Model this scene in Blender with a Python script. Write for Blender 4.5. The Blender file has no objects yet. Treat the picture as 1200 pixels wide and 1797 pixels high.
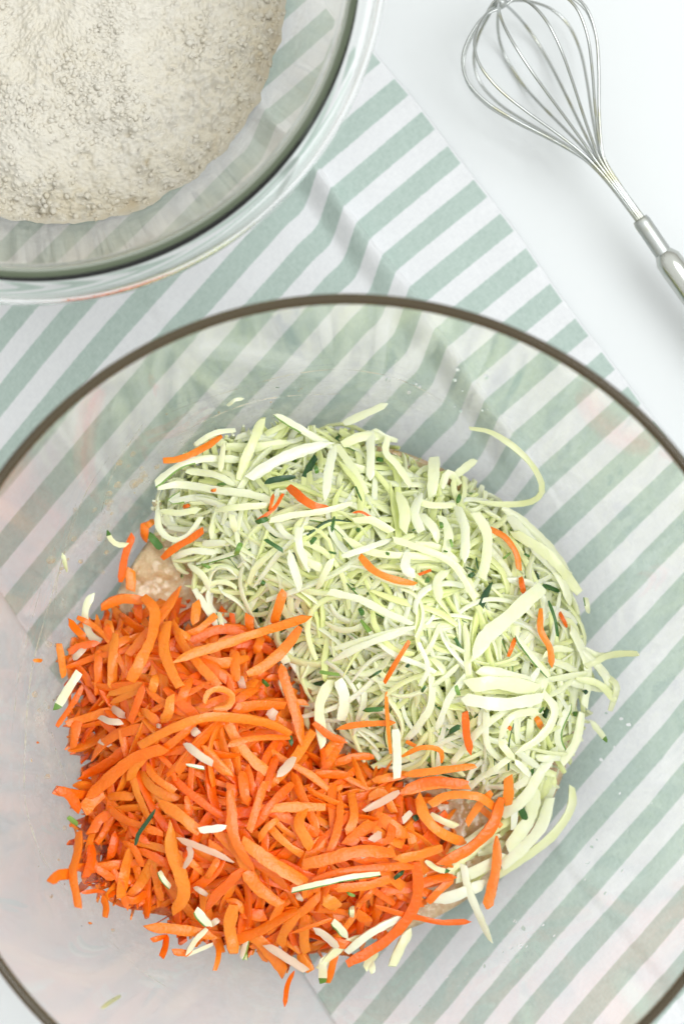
import bpy, math, random
from mathutils import Vector, noise
random.seed(11)
S = bpy.context.scene
COL = S.collection
# ------------------------------------------------------------------ camera
CAMH, F = 0.80, 3628.0
cam = bpy.data.cameras.new('camera'); co = bpy.data.objects.new('camera', cam); COL.objects.link(co)
co.location = (0, 0, CAMH)
cam.sensor_fit = 'VERTICAL'; cam.sensor_height = 36; cam.sensor_width = 24
cam.lens = F / 1797 * 36
cam.clip_start = 0.02; cam.clip_end = 50
cam.dof.use_dof = True; cam.dof.focus_distance = 0.752; cam.dof.aperture_fstop = 4.4
S.camera = co
def P(x, y, z=0.0):
    k = (CAMH - z) / F
    return Vector(((x - 600) * k, (898.5 - y) * k, z))
# ------------------------------------------------------------------ light
w = bpy.data.worlds.new("World"); S.world = w; w.use_nodes = True
bg = w.node_tree.nodes['Background']; bg.inputs[1].default_value = 1.0
wt = w.node_tree; wtc = wt.nodes.new('ShaderNodeTexCoord'); wsp = wt.nodes.new('ShaderNodeSeparateXYZ'); wrp = wt.nodes.new('ShaderNodeValToRGB')   # a pale room: walls dimmer than the ceiling
wt.links.new(wtc.outputs['Generated'], wsp.inputs[0]); wt.links.new(wsp.outputs['Z'], wrp.inputs['Fac']); wt.links.new(wrp.outputs['Color'], bg.inputs[0])
wrp.color_ramp.elements[0].position = 0; wrp.color_ramp.elements[0].color = (.52, .51, .46, 1)
wrp.color_ramp.elements[1].position = .75; wrp.color_ramp.elements[1].color = (1.08, 1.10, 1.06, 1)
def area(name, loc, size, power, col, target=(0, 0, 0)):
    l = bpy.data.lights.new(name, 'AREA'); l.shape = 'RECTANGLE'; l.size, l.size_y = size; l.energy = power; l.color = col
    o = bpy.data.objects.new(name, l); COL.objects.link(o); o.location = loc
    o.rotation_euler = (Vector(target) - Vector(loc)).to_track_quat('-Z', 'Y').to_euler(); return o
area('window_light', (1.45, 0.05, 2.6), (2.0, 2.0), 56, (0.96, 0.985, 1.0))
S.view_settings.view_transform = 'Standard'; S.view_settings.look = 'None'; S.view_settings.exposure = 0; S.view_settings.gamma = 1
S.cycles.max_bounces = 24; S.cycles.transmission_bounces = 16; S.cycles.transparent_max_bounces = 24; S.cycles.diffuse_bounces = 10; S.cycles.sample_clamp_indirect = 0

# ------------------------------------------------------------------ materials
def lin(c):
    return tuple(((v/255)/12.92 if v/255 <= .04045 else ((v/255+.055)/1.055)**2.4) for v in c) + (1,)
class NT:
    def __init__(s, name):
        s.m = bpy.data.materials.new(name); s.m.use_nodes = True; s.t = s.m.node_tree
        s.b = s.t.nodes['Principled BSDF']; s.out = s.t.nodes['Material Output']
    def n(s, typ, **kw):
        nd = s.t.nodes.new(typ)
        for k, v in kw.items():
            if k in nd.inputs: nd.inputs[k].default_value = v
            else: setattr(nd, k, v)
        return nd
    def l(s, a, b): s.t.links.new(a, b)
    def ramp(s, fac, stops):
        r = s.n('ShaderNodeValToRGB'); e = r.color_ramp.elements
        while len(e) < len(stops): e.new(0.5)
        for i, (p, c) in enumerate(stops): e[i].position = p; e[i].color = c
        s.l(fac, r.inputs['Fac']); return r.outputs['Color']
    def bump(s, h, strength, dist):
        b = s.n('ShaderNodeBump', Strength=strength, Distance=dist); s.l(h, b.inputs['Height']); s.l(b.outputs['Normal'], s.b.inputs['Normal']); return b
    def noise(s, scale, detail=3, coord='Object', rough=.5):
        tc = s.n('ShaderNodeTexCoord'); nz = s.n('ShaderNodeTexNoise', Scale=scale, Detail=detail, Roughness=rough)
        s.l(tc.outputs[coord], nz.inputs['Vector']); return nz.outputs['Fac']
    def geo_noise(s, scale, detail=3, rough=.5):
        g = s.n('ShaderNodeNewGeometry'); nz = s.n('ShaderNodeTexNoise', Scale=scale, Detail=detail, Roughness=rough)
        s.l(g.outputs['Position'], nz.inputs['Vector']); return nz.outputs['Fac']

def m_table():
    k = NT('white_laminate'); k.b.inputs['Roughness'].default_value = .45
    k.l(k.ramp(k.geo_noise(9, 4), [(0.3, (.655, .675, .685, 1)), (0.75, (.675, .695, .71, 1))]), k.b.inputs['Base Color'])
    k.bump(k.geo_noise(260, 3), .05, .0004); return k.m

def m_towel():
    k = NT('striped_cotton'); k.b.inputs['Roughness'].default_value = .9
    k.b.inputs['Sheen Weight'].default_value = .15
    uv = k.n('ShaderNodeUVMap'); sp = k.n('ShaderNodeSeparateXYZ'); k.l(uv.outputs[0], sp.inputs[0])
    # uv.x runs across the stripes in stripe periods, uv.y along them in periods
    nz = k.n('ShaderNodeTexNoise', Scale=14.0, Detail=3.0); k.l(uv.outputs[0], nz.inputs['Vector'])
    wob = k.n('ShaderNodeMath', operation='MULTIPLY_ADD'); k.l(nz.outputs['Fac'], wob.inputs[0]); wob.inputs[1].default_value = .035; k.l(sp.outputs['X'], wob.inputs[2])
    fr = k.n('ShaderNodeMath', operation='FRACT'); k.l(wob.outputs[0], fr.inputs[0])
    pp = k.n('ShaderNodeMath', operation='PINGPONG'); k.l(fr.outputs[0], pp.inputs[0]); pp.inputs[1].default_value = .5
    mr = k.n('ShaderNodeMapRange'); k.l(pp.outputs[0], mr.inputs['Value']); mr.inputs['From Min'].default_value = .235; mr.inputs['From Max'].default_value = .255
    # stripes stop short of the hem
    he = k.n('ShaderNodeMapRange'); k.l(sp.outputs['Y'], he.inputs['Value']); he.inputs['From Min'].default_value = .04; he.inputs['From Max'].default_value = .06
    mu = k.n('ShaderNodeMath', operation='MULTIPLY'); k.l(mr.outputs[0], mu.inputs[0]); k.l(he.outputs[0], mu.inputs[1])
    # weave
    mp = k.n('ShaderNodeMapping'); k.l(uv.outputs[0], mp.inputs['Vector']); mp.inputs['Scale'].default_value = (1, 1, 1)
    wv = k.n('ShaderNodeTexWave', Scale=7.0, Distortion=1.5, Detail=2.0); wv.bands_direction = 'Y'; k.l(mp.outputs[0], wv.inputs['Vector'])
    wv2 = k.n('ShaderNodeTexWave', Scale=7.0, Distortion=1.5, Detail=2.0); wv2.bands_direction = 'X'; k.l(mp.outputs[0], wv2.inputs['Vector'])
    n2 = k.n('ShaderNodeTexNoise', Scale=9.0, Detail=6.0, Roughness=.75); k.l(uv.outputs[0], n2.inputs['Vector'])
    m1 = k.n('ShaderNodeMapping'); m1.inputs['Scale'].default_value = (30, 4, 1); k.l(uv.outputs[0], m1.inputs['Vector'])
    m2 = k.n('ShaderNodeMapping'); m2.inputs['Scale'].default_value = (4, 30, 1); k.l(uv.outputs[0], m2.inputs['Vector'])
    t1 = k.n('ShaderNodeTexNoise', Scale=1.3, Detail=3.0); k.l(m1.outputs[0], t1.inputs['Vector'])
    t2 = k.n('ShaderNodeTexNoise', Scale=1.3, Detail=3.0); k.l(m2.outputs[0], t2.inputs['Vector'])
    tm = k.n('ShaderNodeMath', operation='ADD'); k.l(t1.outputs['Fac'], tm.inputs[0]); k.l(t2.outputs['Fac'], tm.inputs[1])
    th_ = k.n('ShaderNodeMath', operation='MULTIPLY_ADD'); k.l(tm.outputs[0], th_.inputs[0]); th_.inputs[1].default_value = .9; th_.inputs[2].default_value = -.9
    n2s = k.n('ShaderNodeMath', operation='ADD'); k.l(th_.outputs[0], n2s.inputs[0]); k.l(n2.outputs['Fac'], n2s.inputs[1])
    green = k.ramp(n2s.outputs[0], [(.1, (.365, .465, .425, 1)), (.9, (.525, .62, .58, 1))])
    white = k.ramp(n2s.outputs[0], [(.3, (.73, .74, .765, 1)), (.7, (.79, .80, .82, 1))])
    mx = k.n('ShaderNodeMix', data_type='RGBA'); k.l(mu.outputs[0], mx.inputs[0]); k.l(white, mx.inputs[6]); k.l(green, mx.inputs[7])
    mw = k.n('ShaderNodeMath', operation='MULTIPLY'); k.l(wv.outputs['Fac'], mw.inputs[0]); k.l(wv2.outputs['Fac'], mw.inputs[1])
    k.l(mx.outputs[2], k.b.inputs['Base Color'])
    ad = k.n('ShaderNodeMath', operation='ADD'); k.l(mw.outputs[0], ad.inputs[0]); k.l(n2s.outputs[0], ad.inputs[1])
    k.bump(ad.outputs[0], .45, .0006); return k.m

def m_glass(name, col, rough=0.0, dens=None, tw=1, ior=1.47):
    k = NT(name); b = k.b
    b.inputs['Base Color'].default_value = col; b.inputs['Transmission Weight'].default_value = tw
    b.inputs['Roughness'].default_value = rough; b.inputs['IOR'].default_value = ior
    if dens:
        v = k.n('ShaderNodeVolumeAbsorption'); v.inputs['Color'].default_value = dens[0]; v.inputs['Density'].default_value = dens[1]
        k.l(v.outputs[0], k.out.inputs['Volume'])
    return k.m

def m_strip(name, stops, rough, trans, tcol, bumps=.25, spec=.5, scale=700):
    k = NT(name); k.b.inputs['Roughness'].default_value = rough; k.b.inputs['Specular IOR Level'].default_value = spec
    at = k.n('ShaderNodeAttribute', attribute_name='tone')
    nz = k.geo_noise(scale*.25, 3)
    ad = k.n('ShaderNodeMath', operation='MULTIPLY_ADD'); k.l(nz, ad.inputs[0]); ad.inputs[1].default_value = .5; k.l(at.outputs['Fac'], ad.inputs[2])
    s2 = k.n('ShaderNodeMath', operation='SUBTRACT'); k.l(ad.outputs[0], s2.inputs[0]); s2.inputs[1].default_value = .25
    c = k.ramp(s2.outputs[0], stops); k.l(c, k.b.inputs['Base Color'])
    k.bump(k.geo_noise(scale, 3), bumps, .0008)
    tr = k.n('ShaderNodeBsdfTranslucent'); tr.inputs['Color'].default_value = tcol
    mx = k.n('ShaderNodeMixShader'); mx.inputs[0].default_value = trans
    k.l(k.b.outputs[0], mx.inputs[1]); k.l(tr.outputs[0], mx.inputs[2]); k.l(mx.outputs[0], k.out.inputs['Surface']); return k.m

def m_batter():
    k = NT('wet_batter'); k.b.inputs['Roughness'].default_value = .08
    k.l(k.ramp(k.geo_noise(120, 6, .7), [(.28, (.42, .24, .09, 1)), (.45, (.60, .41, .20, 1)), (.6, (.76, .60, .36, 1)), (.78, (.86, .76, .54, 1))]), k.b.inputs['Base Color'])
    g = k.n('ShaderNodeNewGeometry'); vo = k.n('ShaderNodeTexVoronoi', Scale=240.0); k.l(g.outputs['Position'], vo.inputs['Vector'])
    ad = k.n('ShaderNodeMath', operation='ADD'); k.l(k.geo_noise(130, 3, .6), ad.inputs[0]); k.l(vo.outputs['Distance'], ad.inputs[1])
    k.bump(ad.outputs[0], .55, .0022)
    k.b.inputs['Coat Weight'].default_value = 1.0; k.b.inputs['Coat Roughness'].default_value = .05
    k.b.inputs['Subsurface Weight'].default_value = .25; k.b.inputs['Subsurface Scale'].default_value = .003; return k.m

def m_film(name, col, lo, hi, scale, amount, stretch=(1, 1, 1), rough=.3):
    k = NT(name); k.b.inputs['Base Color'].default_value = col; k.b.inputs['Roughness'].default_value = rough
    g = k.n('ShaderNodeNewGeometry'); mp = k.n('ShaderNodeMapping'); mp.inputs['Scale'].default_value = stretch; k.l(g.outputs['Position'], mp.inputs['Vector'])
    nz = k.n('ShaderNodeTexNoise', Scale=scale, Detail=6.0, Roughness=.65); k.l(mp.outputs[0], nz.inputs['Vector'])
    at = k.n('ShaderNodeAttribute', attribute_name='tone')
    mr = k.n('ShaderNodeMapRange'); k.l(nz.outputs['Fac'], mr.inputs['Value']); mr.inputs['From Min'].default_value = lo; mr.inputs['From Max'].default_value = hi; mr.inputs['To Max'].default_value = amount
    mu = k.n('ShaderNodeMath', operation='MULTIPLY'); k.l(mr.outputs[0], mu.inputs[0]); k.l(at.outputs['Fac'], mu.inputs[1])
    tp = k.n('ShaderNodeBsdfTransparent'); mx = k.n('ShaderNodeMixShader'); k.l(mu.outputs[0], mx.inputs[0]); k.l(tp.outputs[0], mx.inputs[1]); k.l(k.b.outputs[0], mx.inputs[2])
    k.l(mx.outputs[0], k.out.inputs['Surface']); return k.m

def m_steel(name, rough, dirt=True):
    k = NT(name); k.b.inputs['Metallic'].default_value = 1; k.b.inputs['Roughness'].default_value = rough
    if dirt: k.l(k.ramp(k.geo_noise(75, 2), [(.54, (.50, .52, .51, 1)), (.70, (.40, .39, .27, 1))]), k.b.inputs['Base Color'])
    else: k.b.inputs['Base Color'].default_value = (.56, .57, .54, 1)
    return k.m

def m_flour():
    k = NT('flour'); k.b.inputs['Roughness'].default_value = .95; k.b.inputs['Specular IOR Level'].default_value = .1
    at = k.n('ShaderNodeAttribute', attribute_name='tone')
    nz = k.geo_noise(160, 6, .75)
    ad = k.n('ShaderNodeMath', operation='MULTIPLY_ADD'); k.l(nz, ad.inputs[0]); ad.inputs[1].default_value = .55; k.l(at.outputs['Fac'], ad.inputs[2])
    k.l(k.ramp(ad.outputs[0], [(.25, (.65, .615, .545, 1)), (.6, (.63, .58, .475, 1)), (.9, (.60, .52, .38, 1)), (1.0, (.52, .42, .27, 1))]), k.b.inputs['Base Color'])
    k.bump(k.geo_noise(1300, 4, .6), .35, .0008); return k.m

M = dict(table=m_table(), towel=m_towel(),
    glass=m_glass('clear_glass', (1, 1, 1, 1), ior=1.42),
    rimglass=m_glass('dark_reflection_rim_glass', (.13, .095, .048, 1), .05, tw=.5),  # brown base colour paints in the dark surroundings a clear rim would reflect
    glass2=m_glass('greenish_glass', (.985, .995, .985, 1)),
    ring2=m_glass('green_edge_glass', (.13, .165, .10, 1), .10, tw=.35),
    carrot=m_strip('carrot_flesh', [(.0, (.97, .15, .001, 1)), (.5, (.99, .215, .007, 1)), (1.0, (1, .31, .022, 1))], .30, .10, (1, .22, .005, 1), .5),
    zuc=m_strip('courgette_flesh', [(.0, (.88, .94, .42, 1)), (.5, (.955, .98, .63, 1)), (1.0, (.975, .99, .80, 1))], .20, .16, (.82, .90, .55, 1)),
    pink=m_strip('stained_courgette_flesh', [(.0, (.80, .50, .33, 1)), (.5, (.82, .63, .47, 1)), (1.0, (.84, .76, .58, 1))], .33, .25, (.9, .6, .4, 1)),
    skin=m_strip('courgette_skin', [(.0, (.018, .07, .022, 1)), (.5, (.07, .20, .03, 1)), (1.0, (.28, .46, .09, 1))], .35, .05, (.1, .3, .05, 1)),
    batter=m_batter(), flour=m_flour(),
    film=m_film('batter_reflection_film', (.66, .67, .58, 1), .45, .70, 60, .5),
    streak=m_film('batter_streak', (.62, .56, .42, 1), .38, .60, 160, .75),
    drop=m_film('batter_drip', (.60, .46, .26, 1), .35, .65, 220, .75, rough=.15), water=m_glass('clear_water', (1, 1, 1, 1)),
    dust=m_film('flour_dust', (.80, .79, .74, 1), .45, .75, 55, .25, rough=.9),
    wire=m_steel('steel_wire', .22), steel=m_steel('brushed_steel', .2, False), rust=m_steel('dull_steel', .45))

for nm, sc in (('zuc', .0007), ('pink', .0007), ('carrot', .0005)):
    pb = M[nm].node_tree.nodes['Principled BSDF']; pb.inputs['Subsurface Weight'].default_value = .5 if nm == 'carrot' else .35; pb.inputs['Subsurface Scale'].default_value = sc
    pb.inputs['Coat Weight'].default_value = .15; pb.inputs['Coat Roughness'].default_value = .12
    pb.inputs['Subsurface Radius'].default_value = (1, 1, .35) if nm != 'carrot' else (1, .4, .1)
# ------------------------------------------------------------------ helpers
def mk(name, verts, faces, mat, parent=None, smooth=True, mi=None, tone=None, loc=None, sharp=False):
    me = bpy.data.meshes.new(name); me.from_pydata([tuple(v) for v in verts], [], faces)
    for m_ in (mat if isinstance(mat, (list, tuple)) else [mat]): me.materials.append(m_)
    if mi: me.polygons.foreach_set('material_index', mi)
    if smooth: me.polygons.foreach_set('use_smooth', [True]*len(me.polygons))
    if sharp: me.set_sharp_from_angle(angle=math.radians(38))
    if tone is not None:
        a = me.attributes.new('tone', 'FLOAT', 'POINT'); a.data.foreach_set('value', tone if isinstance(tone, list) else [tone]*len(verts))
    o = bpy.data.objects.new(name, me); COL.objects.link(o)
    if loc: o.location = loc
    if parent: o.parent = parent
    return o
def tag(o, label=None, cat=None, group=None, kind=None):
    if label: o['label'] = label
    if cat: o['category'] = cat
    if group: o['group'] = group
    if kind: o['kind'] = kind
    return o
def empty(name, loc):
    o = bpy.data.objects.new(name, None); COL.objects.link(o); o.location = loc; o.empty_display_size = .02; return o
def lathe(prof, seg=220, close=False):
    V, Fc = [], []; n = len(prof)
    for i in range(seg):
        a = 2*math.pi*i/seg; c, s_ = math.cos(a), math.sin(a)
        for r, z in prof: V.append((r*c, r*s_, z))
    for i in range(seg):
        j = (i+1) % seg
        for k in range(n if close else n-1):
            k2 = (k+1) % n; Fc.append((i*n+k, j*n+k, j*n+k2, i*n+k2))
    return V, Fc
def cr(pts, n):
    """Catmull-Rom resample of a list of equal-length tuples"""
    p = [Vector(q) for q in pts]
    if len(p) == 2: p = [p[0], (p[0]+p[1])/2, p[1]]
    L = [0]
    for a, b in zip(p, p[1:]): L.append(L[-1]+(b-a).length)
    out = []
    for i in range(n+1):
        d = L[-1]*i/n; k = 0
        while k < len(p)-2 and d > L[k+1]: k += 1
        t = (d-L[k])/max(1e-9, L[k+1]-L[k])
        p0 = p[k-1] if k else p[0]*2-p[1]; p1, p2 = p[k], p[k+1]; p3 = p[k+2] if k+2 < len(p) else p[-1]*2-p[-2]
        out.append(.5*((2*p1)+(p2-p0)*t+(2*p0-5*p1+4*p2-p3)*t*t+(3*p1-p0-3*p2+p3)*t**3))
    return out
def tube(pts, rad, sides=8):
    V, Fc = [], []; n = len(pts); up = Vector((.13, .21, 1)).normalized()
    for i, p in enumerate(pts):
        T = (pts[min(i+1, n-1)]-pts[max(i-1, 0)]).normalized()
        up = (up - T*up.dot(T)).normalized(); sd = T.cross(up); r = rad(i/(n-1)) if callable(rad) else rad
        for k in range(sides):
            a = 2*math.pi*k/sides; V.append(p+(up*math.cos(a)+sd*math.sin(a))*r)
    for i in range(n-1):
        for k in range(sides):
            k2 = (k+1) % sides; Fc.append((i*sides+k, i*sides+k2, (i+1)*sides+k2, (i+1)*sides+k))
    Fc.append(tuple(range(sides))[::-1]); Fc.append(tuple((n-1)*sides+k for k in range(sides)))
    return V, Fc

# ------------------------------------------------------------------ table
sz = 3.0
tb = mk('tabletop', [(-sz, -sz, 0), (sz, -sz, 0), (sz, sz, 0), (-sz, sz, 0)], [(0, 1, 2, 3)], M['table'], smooth=False)
tag(tb, 'smooth white table surface under the towel, bowls and whisk', kind='structure')

# ------------------------------------------------------------------ tea towel
def sm(a, b, x):
    t = min(1, max(0, (x-a)/(b-a))); return t*t*(3-2*t)
def towel():
    d1 = Vector((.607, .795)); PER = 75.0
    E0 = Vector((705-.5*0, 160))
    nS, nT = 340, 250
    s0, s1 = -560.0, 1560.0
    V, UV, Fc = [], [], []
    for i in range(nS+1):
        s = s0 + (s1-s0)*i/nS
        e = E0 + d1*s
        # gentle waviness of the hem and a slight turn of the towel's lower half
        e = e + Vector((.79, -.61))*(5 + 4*math.sin(s/130.0)+1.5*math.sin(s/47.0+1))
        # distance from the right hem to the left hem
        tmax = 1130 + 20*math.sin(s/200.0) + max(0, (s-900))*.10
        p = e.copy(); told = 0
        low = sm(350, 1100, s)
        for j in range(nT+1):
            t = tmax*j/nT
            dt = t-told; told = t
            cr_fade = 1-sm(480, 760, s)
            a = 39.5 + 9*low
            a += cr_fade*(30*sm(206, 216, t)*(1-sm(262, 310, t)))
            a += 8.5*sm(300, 340, t)*(1-low) + 3*sm(600, 900, t)
            a += 2.2*noise.noise(Vector((s/260, t/260, 3.3)))
            a = math.radians(a)
            p = p + Vector((-math.cos(a), math.sin(a)))*dt
            # relief
            z = .0022 + .0005*noise.noise(Vector((s/60, t/60, 0))) + .0012*max(0, noise.noise(Vector((s/190+4, t/150, 7))))
            cr_t = 208 + 7*math.sin(s/90.0)
            q = t-cr_t
            ridge = (sm(-4, 1, q)*(1-sm(2, 66, q)))
            z += .0080*ridge*cr_fade*(.8+.2*math.sin(s/60.0))
            # a pressed fold further in
            q2 = t-(610+10*math.sin(s/80.0)); z += -.0005*math.exp(-(q2/11)**2) + .0009*math.exp(-((q2+20)/20)**2)
            q3 = t-(820+14*math.sin(s/70.0)); z += .0007*math.exp(-(q3/16)**2)*(1-low)
            q4 = s-(560+t*.1); z += .0010*math.exp(-(q4/22)**2)
            # flat where the bowls stand
            V.append(P(p.x, p.y, 0) + Vector((0, 0, max(.0012, z)))); UV.append((s/PER+.55, t/PER))
    W = nT+1
    for i in range(nS):
        for j in range(nT): Fc.append((i*W+j, i*W+j+1, (i+1)*W+j+1, (i+1)*W+j))
    # thickness: hem skirts down to the table
    o = mk('tea_towel', V, Fc, M['towel'])
    uvl = o.data.uv_layers.new(name='UVMap')
    for li, lp in enumerate(o.data.loops): uvl.data[li].uv = UV[lp.vertex_index]
    so = o.modifiers.new('thickness', 'SOLIDIFY'); so.thickness = .0009; so.offset = -1
    tag(o, 'white tea towel with sage green stripes, creased, lying under both bowls', 'tea towel'); return o
towel()

# ------------------------------------------------------------------ big mixing bowl
BC = Vector(((609-600)/F*.68, (898.5-1266)/F*.68, 0.0045))   # bowl axis on the cloth
def inner_z(r):
    return .0065 + (0 if r < .070 else .1105*((r-.070)/.067)**2.4)
def bowl_profile():
    inn = [(0.0005, .0065), (.02, .0065), (.04, .0065)]
    for i in range(0, 46):
        r = .068+(.137-.068)*i/45; inn.append((r, inner_z(r)))
    out = []
    for i in range(len(inn)):
        r, z = inn[i]; r2, z2 = inn[min(i+1, len(inn)-1)]; r1, z1 = inn[max(i-1, 0)]
        d = Vector((r2-r1, z2-z1)).normalized(); nrm = Vector((d.y, -d.x)); th = .0037+.0006*(1-min(1, z/.05))
        q = Vector((r, z))+nrm*th; out.append((max(.0005, q.x), max(0, q.y)))
    return inn, out
inn, out = bowl_profile()
ro = empty('mixing_bowl', BC)
tag(ro, 'large clear glass mixing bowl with dark rim holding grated vegetables', 'bowl')
V, Fc = lathe(out[:1]+out+[], 240)
wall = list(reversed(inn)) + out
V, Fc = lathe(wall, 260); mk('glass_wall', V, Fc, M['glass'], ro)
a, b = Vector(out[-1]), Vector(inn[-1]); mid = (a+b)/2; hw = (a-b).length/2; dirv = (a-b).normalized(); upv = Vector((-dirv.y, dirv.x))
if upv.y < 0: upv = -upv
rimp = []
for i in range(13):
    t = math.pi*i/12; q = mid+dirv*hw*1.0*math.cos(t)+upv*hw*1.25*math.sin(t); rimp.append((q.x, q.y))
V, Fc = lathe(rimp, 260); mk('rim', V, Fc, M['rimglass'], ro)

# ------------------------------------------------------------------ batter in the bowl
def bowl_r(z):
    return .070+.067*((z-.0065)/.1105)**(1/2.4) if z > .0065 else .070
ZB = .0215
V, Fc, NR, NA = [], [], 60, 200
for i in range(NR+1):
    for k in range(NA):
        a_ = 2*math.pi*k/NA; R = (bowl_r(ZB-BC.z) - .0007)*(1-.075*max(0, math.cos(a_+.15)))
        r = R*i/NR; x, y = r*math.cos(a_), r*math.sin(a_)
        z = ZB-BC.z + .0022*noise.noise(Vector((x*70, y*70, 1))) + .0012*noise.noise(Vector((x*220, y*220, 1)))
        z *= 1; z = z*(1-sm(.93, 1, i/NR)) + min(ZB-BC.z, inner_z(R)+.0012)*sm(.93, 1, i/NR)
        V.append((x, y, z))
for i in range(NR):
    for k in range(NA):
        k2 = (k+1) % NA; Fc.append((i*NA+k, (i+1)*NA+k, (i+1)*NA+k2, i*NA+k2))
n0 = len(V)
for q in range(8):      # the body of the batter, following the glass down
    for k in range(NA):
            a_ = 2*math.pi*k/NA; R0 = (bowl_r(ZB-BC.z) - .0007)*(1-.075*max(0, math.cos(a_+.15))); z0 = min(ZB-BC.z, inner_z(R0)+.0012)
            zz = z0-(z0-.0078)*(q+1)/8; R = min(R0, bowl_r(zz)-.0008); V.append((R*math.cos(a_), R*math.sin(a_), zz))
    base = n0+(q-1)*NA if q else NR*NA
    for k in range(NA):
        k2 = (k+1) % NA; Fc.append((base+k, n0+q*NA+k, n0+q*NA+k2, base+k2))
Fc.append(tuple(n0+7*NA+k for k in range(NA))[::-1])
bt = mk('batter', V, Fc, M['batter'], loc=BC)
tag(bt, 'glossy tan wet batter pooled under the grated vegetables', 'batter', kind='stuff')

# residue streaks and drops on the inner glass, plus a film of smears and painted haze
def wall_strip(pts, wd, name, tone):
    """a narrow strip lying on the inner glass, pts in photo pixels"""
    V, Fc, T = [], [], []
    c = cr([(x, y, 0) for x, y in pts], 40)
    for i, p in enumerate(c):
        q = P(p.x, p.y, .05)
        for _ in range(8):
            r = (q-BC).xy.length; z = BC.z+inner_z(min(r, .136)); q = P(p.x, p.y, z)
        n_ = Vector((BC.x-q.x, BC.y-q.y, 0)).normalized()
        q2 = q + n_*.0006 + Vector((0, 0, .0006))
        ww = wd*(.5+.8*abs(noise.noise(Vector((i*.35, wd*99, 2)))))*math.sin(math.pi*min(1, max(.03, i/40)))**.4
        V += [q2, q2+n_*ww*.7+Vector((0, 0, -ww*.4+.0004))]; T += [tone, tone]
    for i in range(len(c)-1): Fc.append((2*i, 2*i+1, 2*i+3, 2*i+2))
    return V, Fc, T
SV, SF, ST = [], [], []
for pts, wd in [([(132, 881), (107, 979), (73, 1095), (52, 1180), (42, 1290), (41, 1400), (62, 1482), (84, 1524), (120, 1570)], .0011),
                ([(190, 800), (150, 860), (122, 930), (100, 1010), (90, 1090)], .0009),
                ([(70, 1030), (50, 1100), (30, 1190), (18, 1290)], .0009),
                ([(86, 1278), (98, 1325), (116, 1375)], .0009),
                ([(300, 720), (350, 700), (440, 672), (520, 652), (600, 645), (680, 656), (740, 680), (800, 715)], .0008),
                ([(310, 760), (380, 725), (450, 700), (520, 690), (600, 688)], .0010),
                ([(190, 1650), (240, 1700), (300, 1740)], .0007),
                ([(250, 740), (215, 790), (190, 840), (175, 900)], .0014)]:
    v, f, t = wall_strip(pts, wd, 's', 1.0); n0 = len(SV); SV += v; SF += [tuple(n0+i for i in q) for q in f]; ST += t
st = mk('batter_streaks', SV, SF, M['streak'], tone=ST)
tag(st, 'thin dried streaks of batter ringing the inner bowl wall', 'batter streaks', kind='stuff')
def drops(name, mat, boxes, label, cat):
    HT = .10 if name == 'water_drops' else .28
    V, Fc, T = [], [], []
    for (x0, y0, x1, y1, n_, ra, rb) in boxes:
        for _ in range(n_):
            t = random.random(); x = x0+(x1-x0)*t+random.gauss(0, 22); y = y0+(y1-y0)*t+random.gauss(0, 26); R_ = random.uniform(ra, rb)*random.uniform(.4, 1)
            q = P(x, y, .04)
            for _ in range(8): r_ = (q-BC).xy.length; q = P(x, y, BC.z+inner_z(min(r_, .136)))
            r_ = (q-BC).xy.length
            if r_ > .130 or r_ < .09: continue
            rad = Vector(((q-BC).x, (q-BC).y, 0)).normalized(); sl = (inner_z(r_+.001)-inner_z(r_-.001))/.002
            e1 = (rad+Vector((0, 0, sl))).normalized(); e2 = Vector((-rad.y, rad.x, 0)); nn = e2.cross(e1); nn = -nn if nn.z < 0 else nn
            st_ = random.uniform(1, 2.2); n0 = len(V); m_ = 12; sd = random.random()*50
            V.append(q+nn*(.0003+R_*HT)); T.append(1)
            for ring, (f_, h_) in enumerate(((.6, .22), (.9, .09), (1.0, .0))):
                for k in range(m_):
                    a_ = 2*math.pi*k/m_; w_ = 1+.35*noise.noise(Vector((math.cos(a_)*1.3, math.sin(a_)*1.3, sd)))
                    V.append(q+(e1*math.cos(a_)*st_+e2*math.sin(a_))*(R_*f_*w_)+nn*(.0003+R_*h_*HT/.28)); T.append(1)
            for k in range(m_):
                k2 = (k+1) % m_; Fc.append((n0, n0+1+k, n0+1+k2))
                for g in (0, 1): Fc.append((n0+1+g*m_+k, n0+1+(g+1)*m_+k, n0+1+(g+1)*m_+k2, n0+1+g*m_+k2))
    o = mk(name, V, Fc, mat, tone=T); tag(o, label, cat, kind='stuff')
drops('batter_drops', M['drop'], [(110, 1010, 260, 800, 34, .0006, .0022), (60, 1380, 110, 1080, 14, .0005, .0014), (260, 800, 520, 690, 14, .0004, .0012), (80, 1480, 200, 1640, 10, .0004, .0012)], 'small tan drips of batter on the upper left of the bowl wall', 'batter drips')
drops('water_drops', M['water'], [(1060, 1050, 1090, 1500, 12, .0004, .0009), (1080, 1480, 860, 1700, 20, .0004, .0011), (700, 660, 860, 720, 14, .0005, .0014), (760, 1740, 950, 1640, 14, .0004, .0012)], 'clear wet droplets and smears on the right of the bowl wall', 'droplets')
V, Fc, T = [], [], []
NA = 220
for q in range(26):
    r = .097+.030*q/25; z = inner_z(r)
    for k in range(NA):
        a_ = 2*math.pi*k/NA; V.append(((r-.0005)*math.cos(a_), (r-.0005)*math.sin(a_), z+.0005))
        T.append((1-sm(.5, 1, q/25))*(.45+.55*math.cos(a_-2.7)))  # denser on the left, where the beige stands in for the room's reflection
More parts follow.
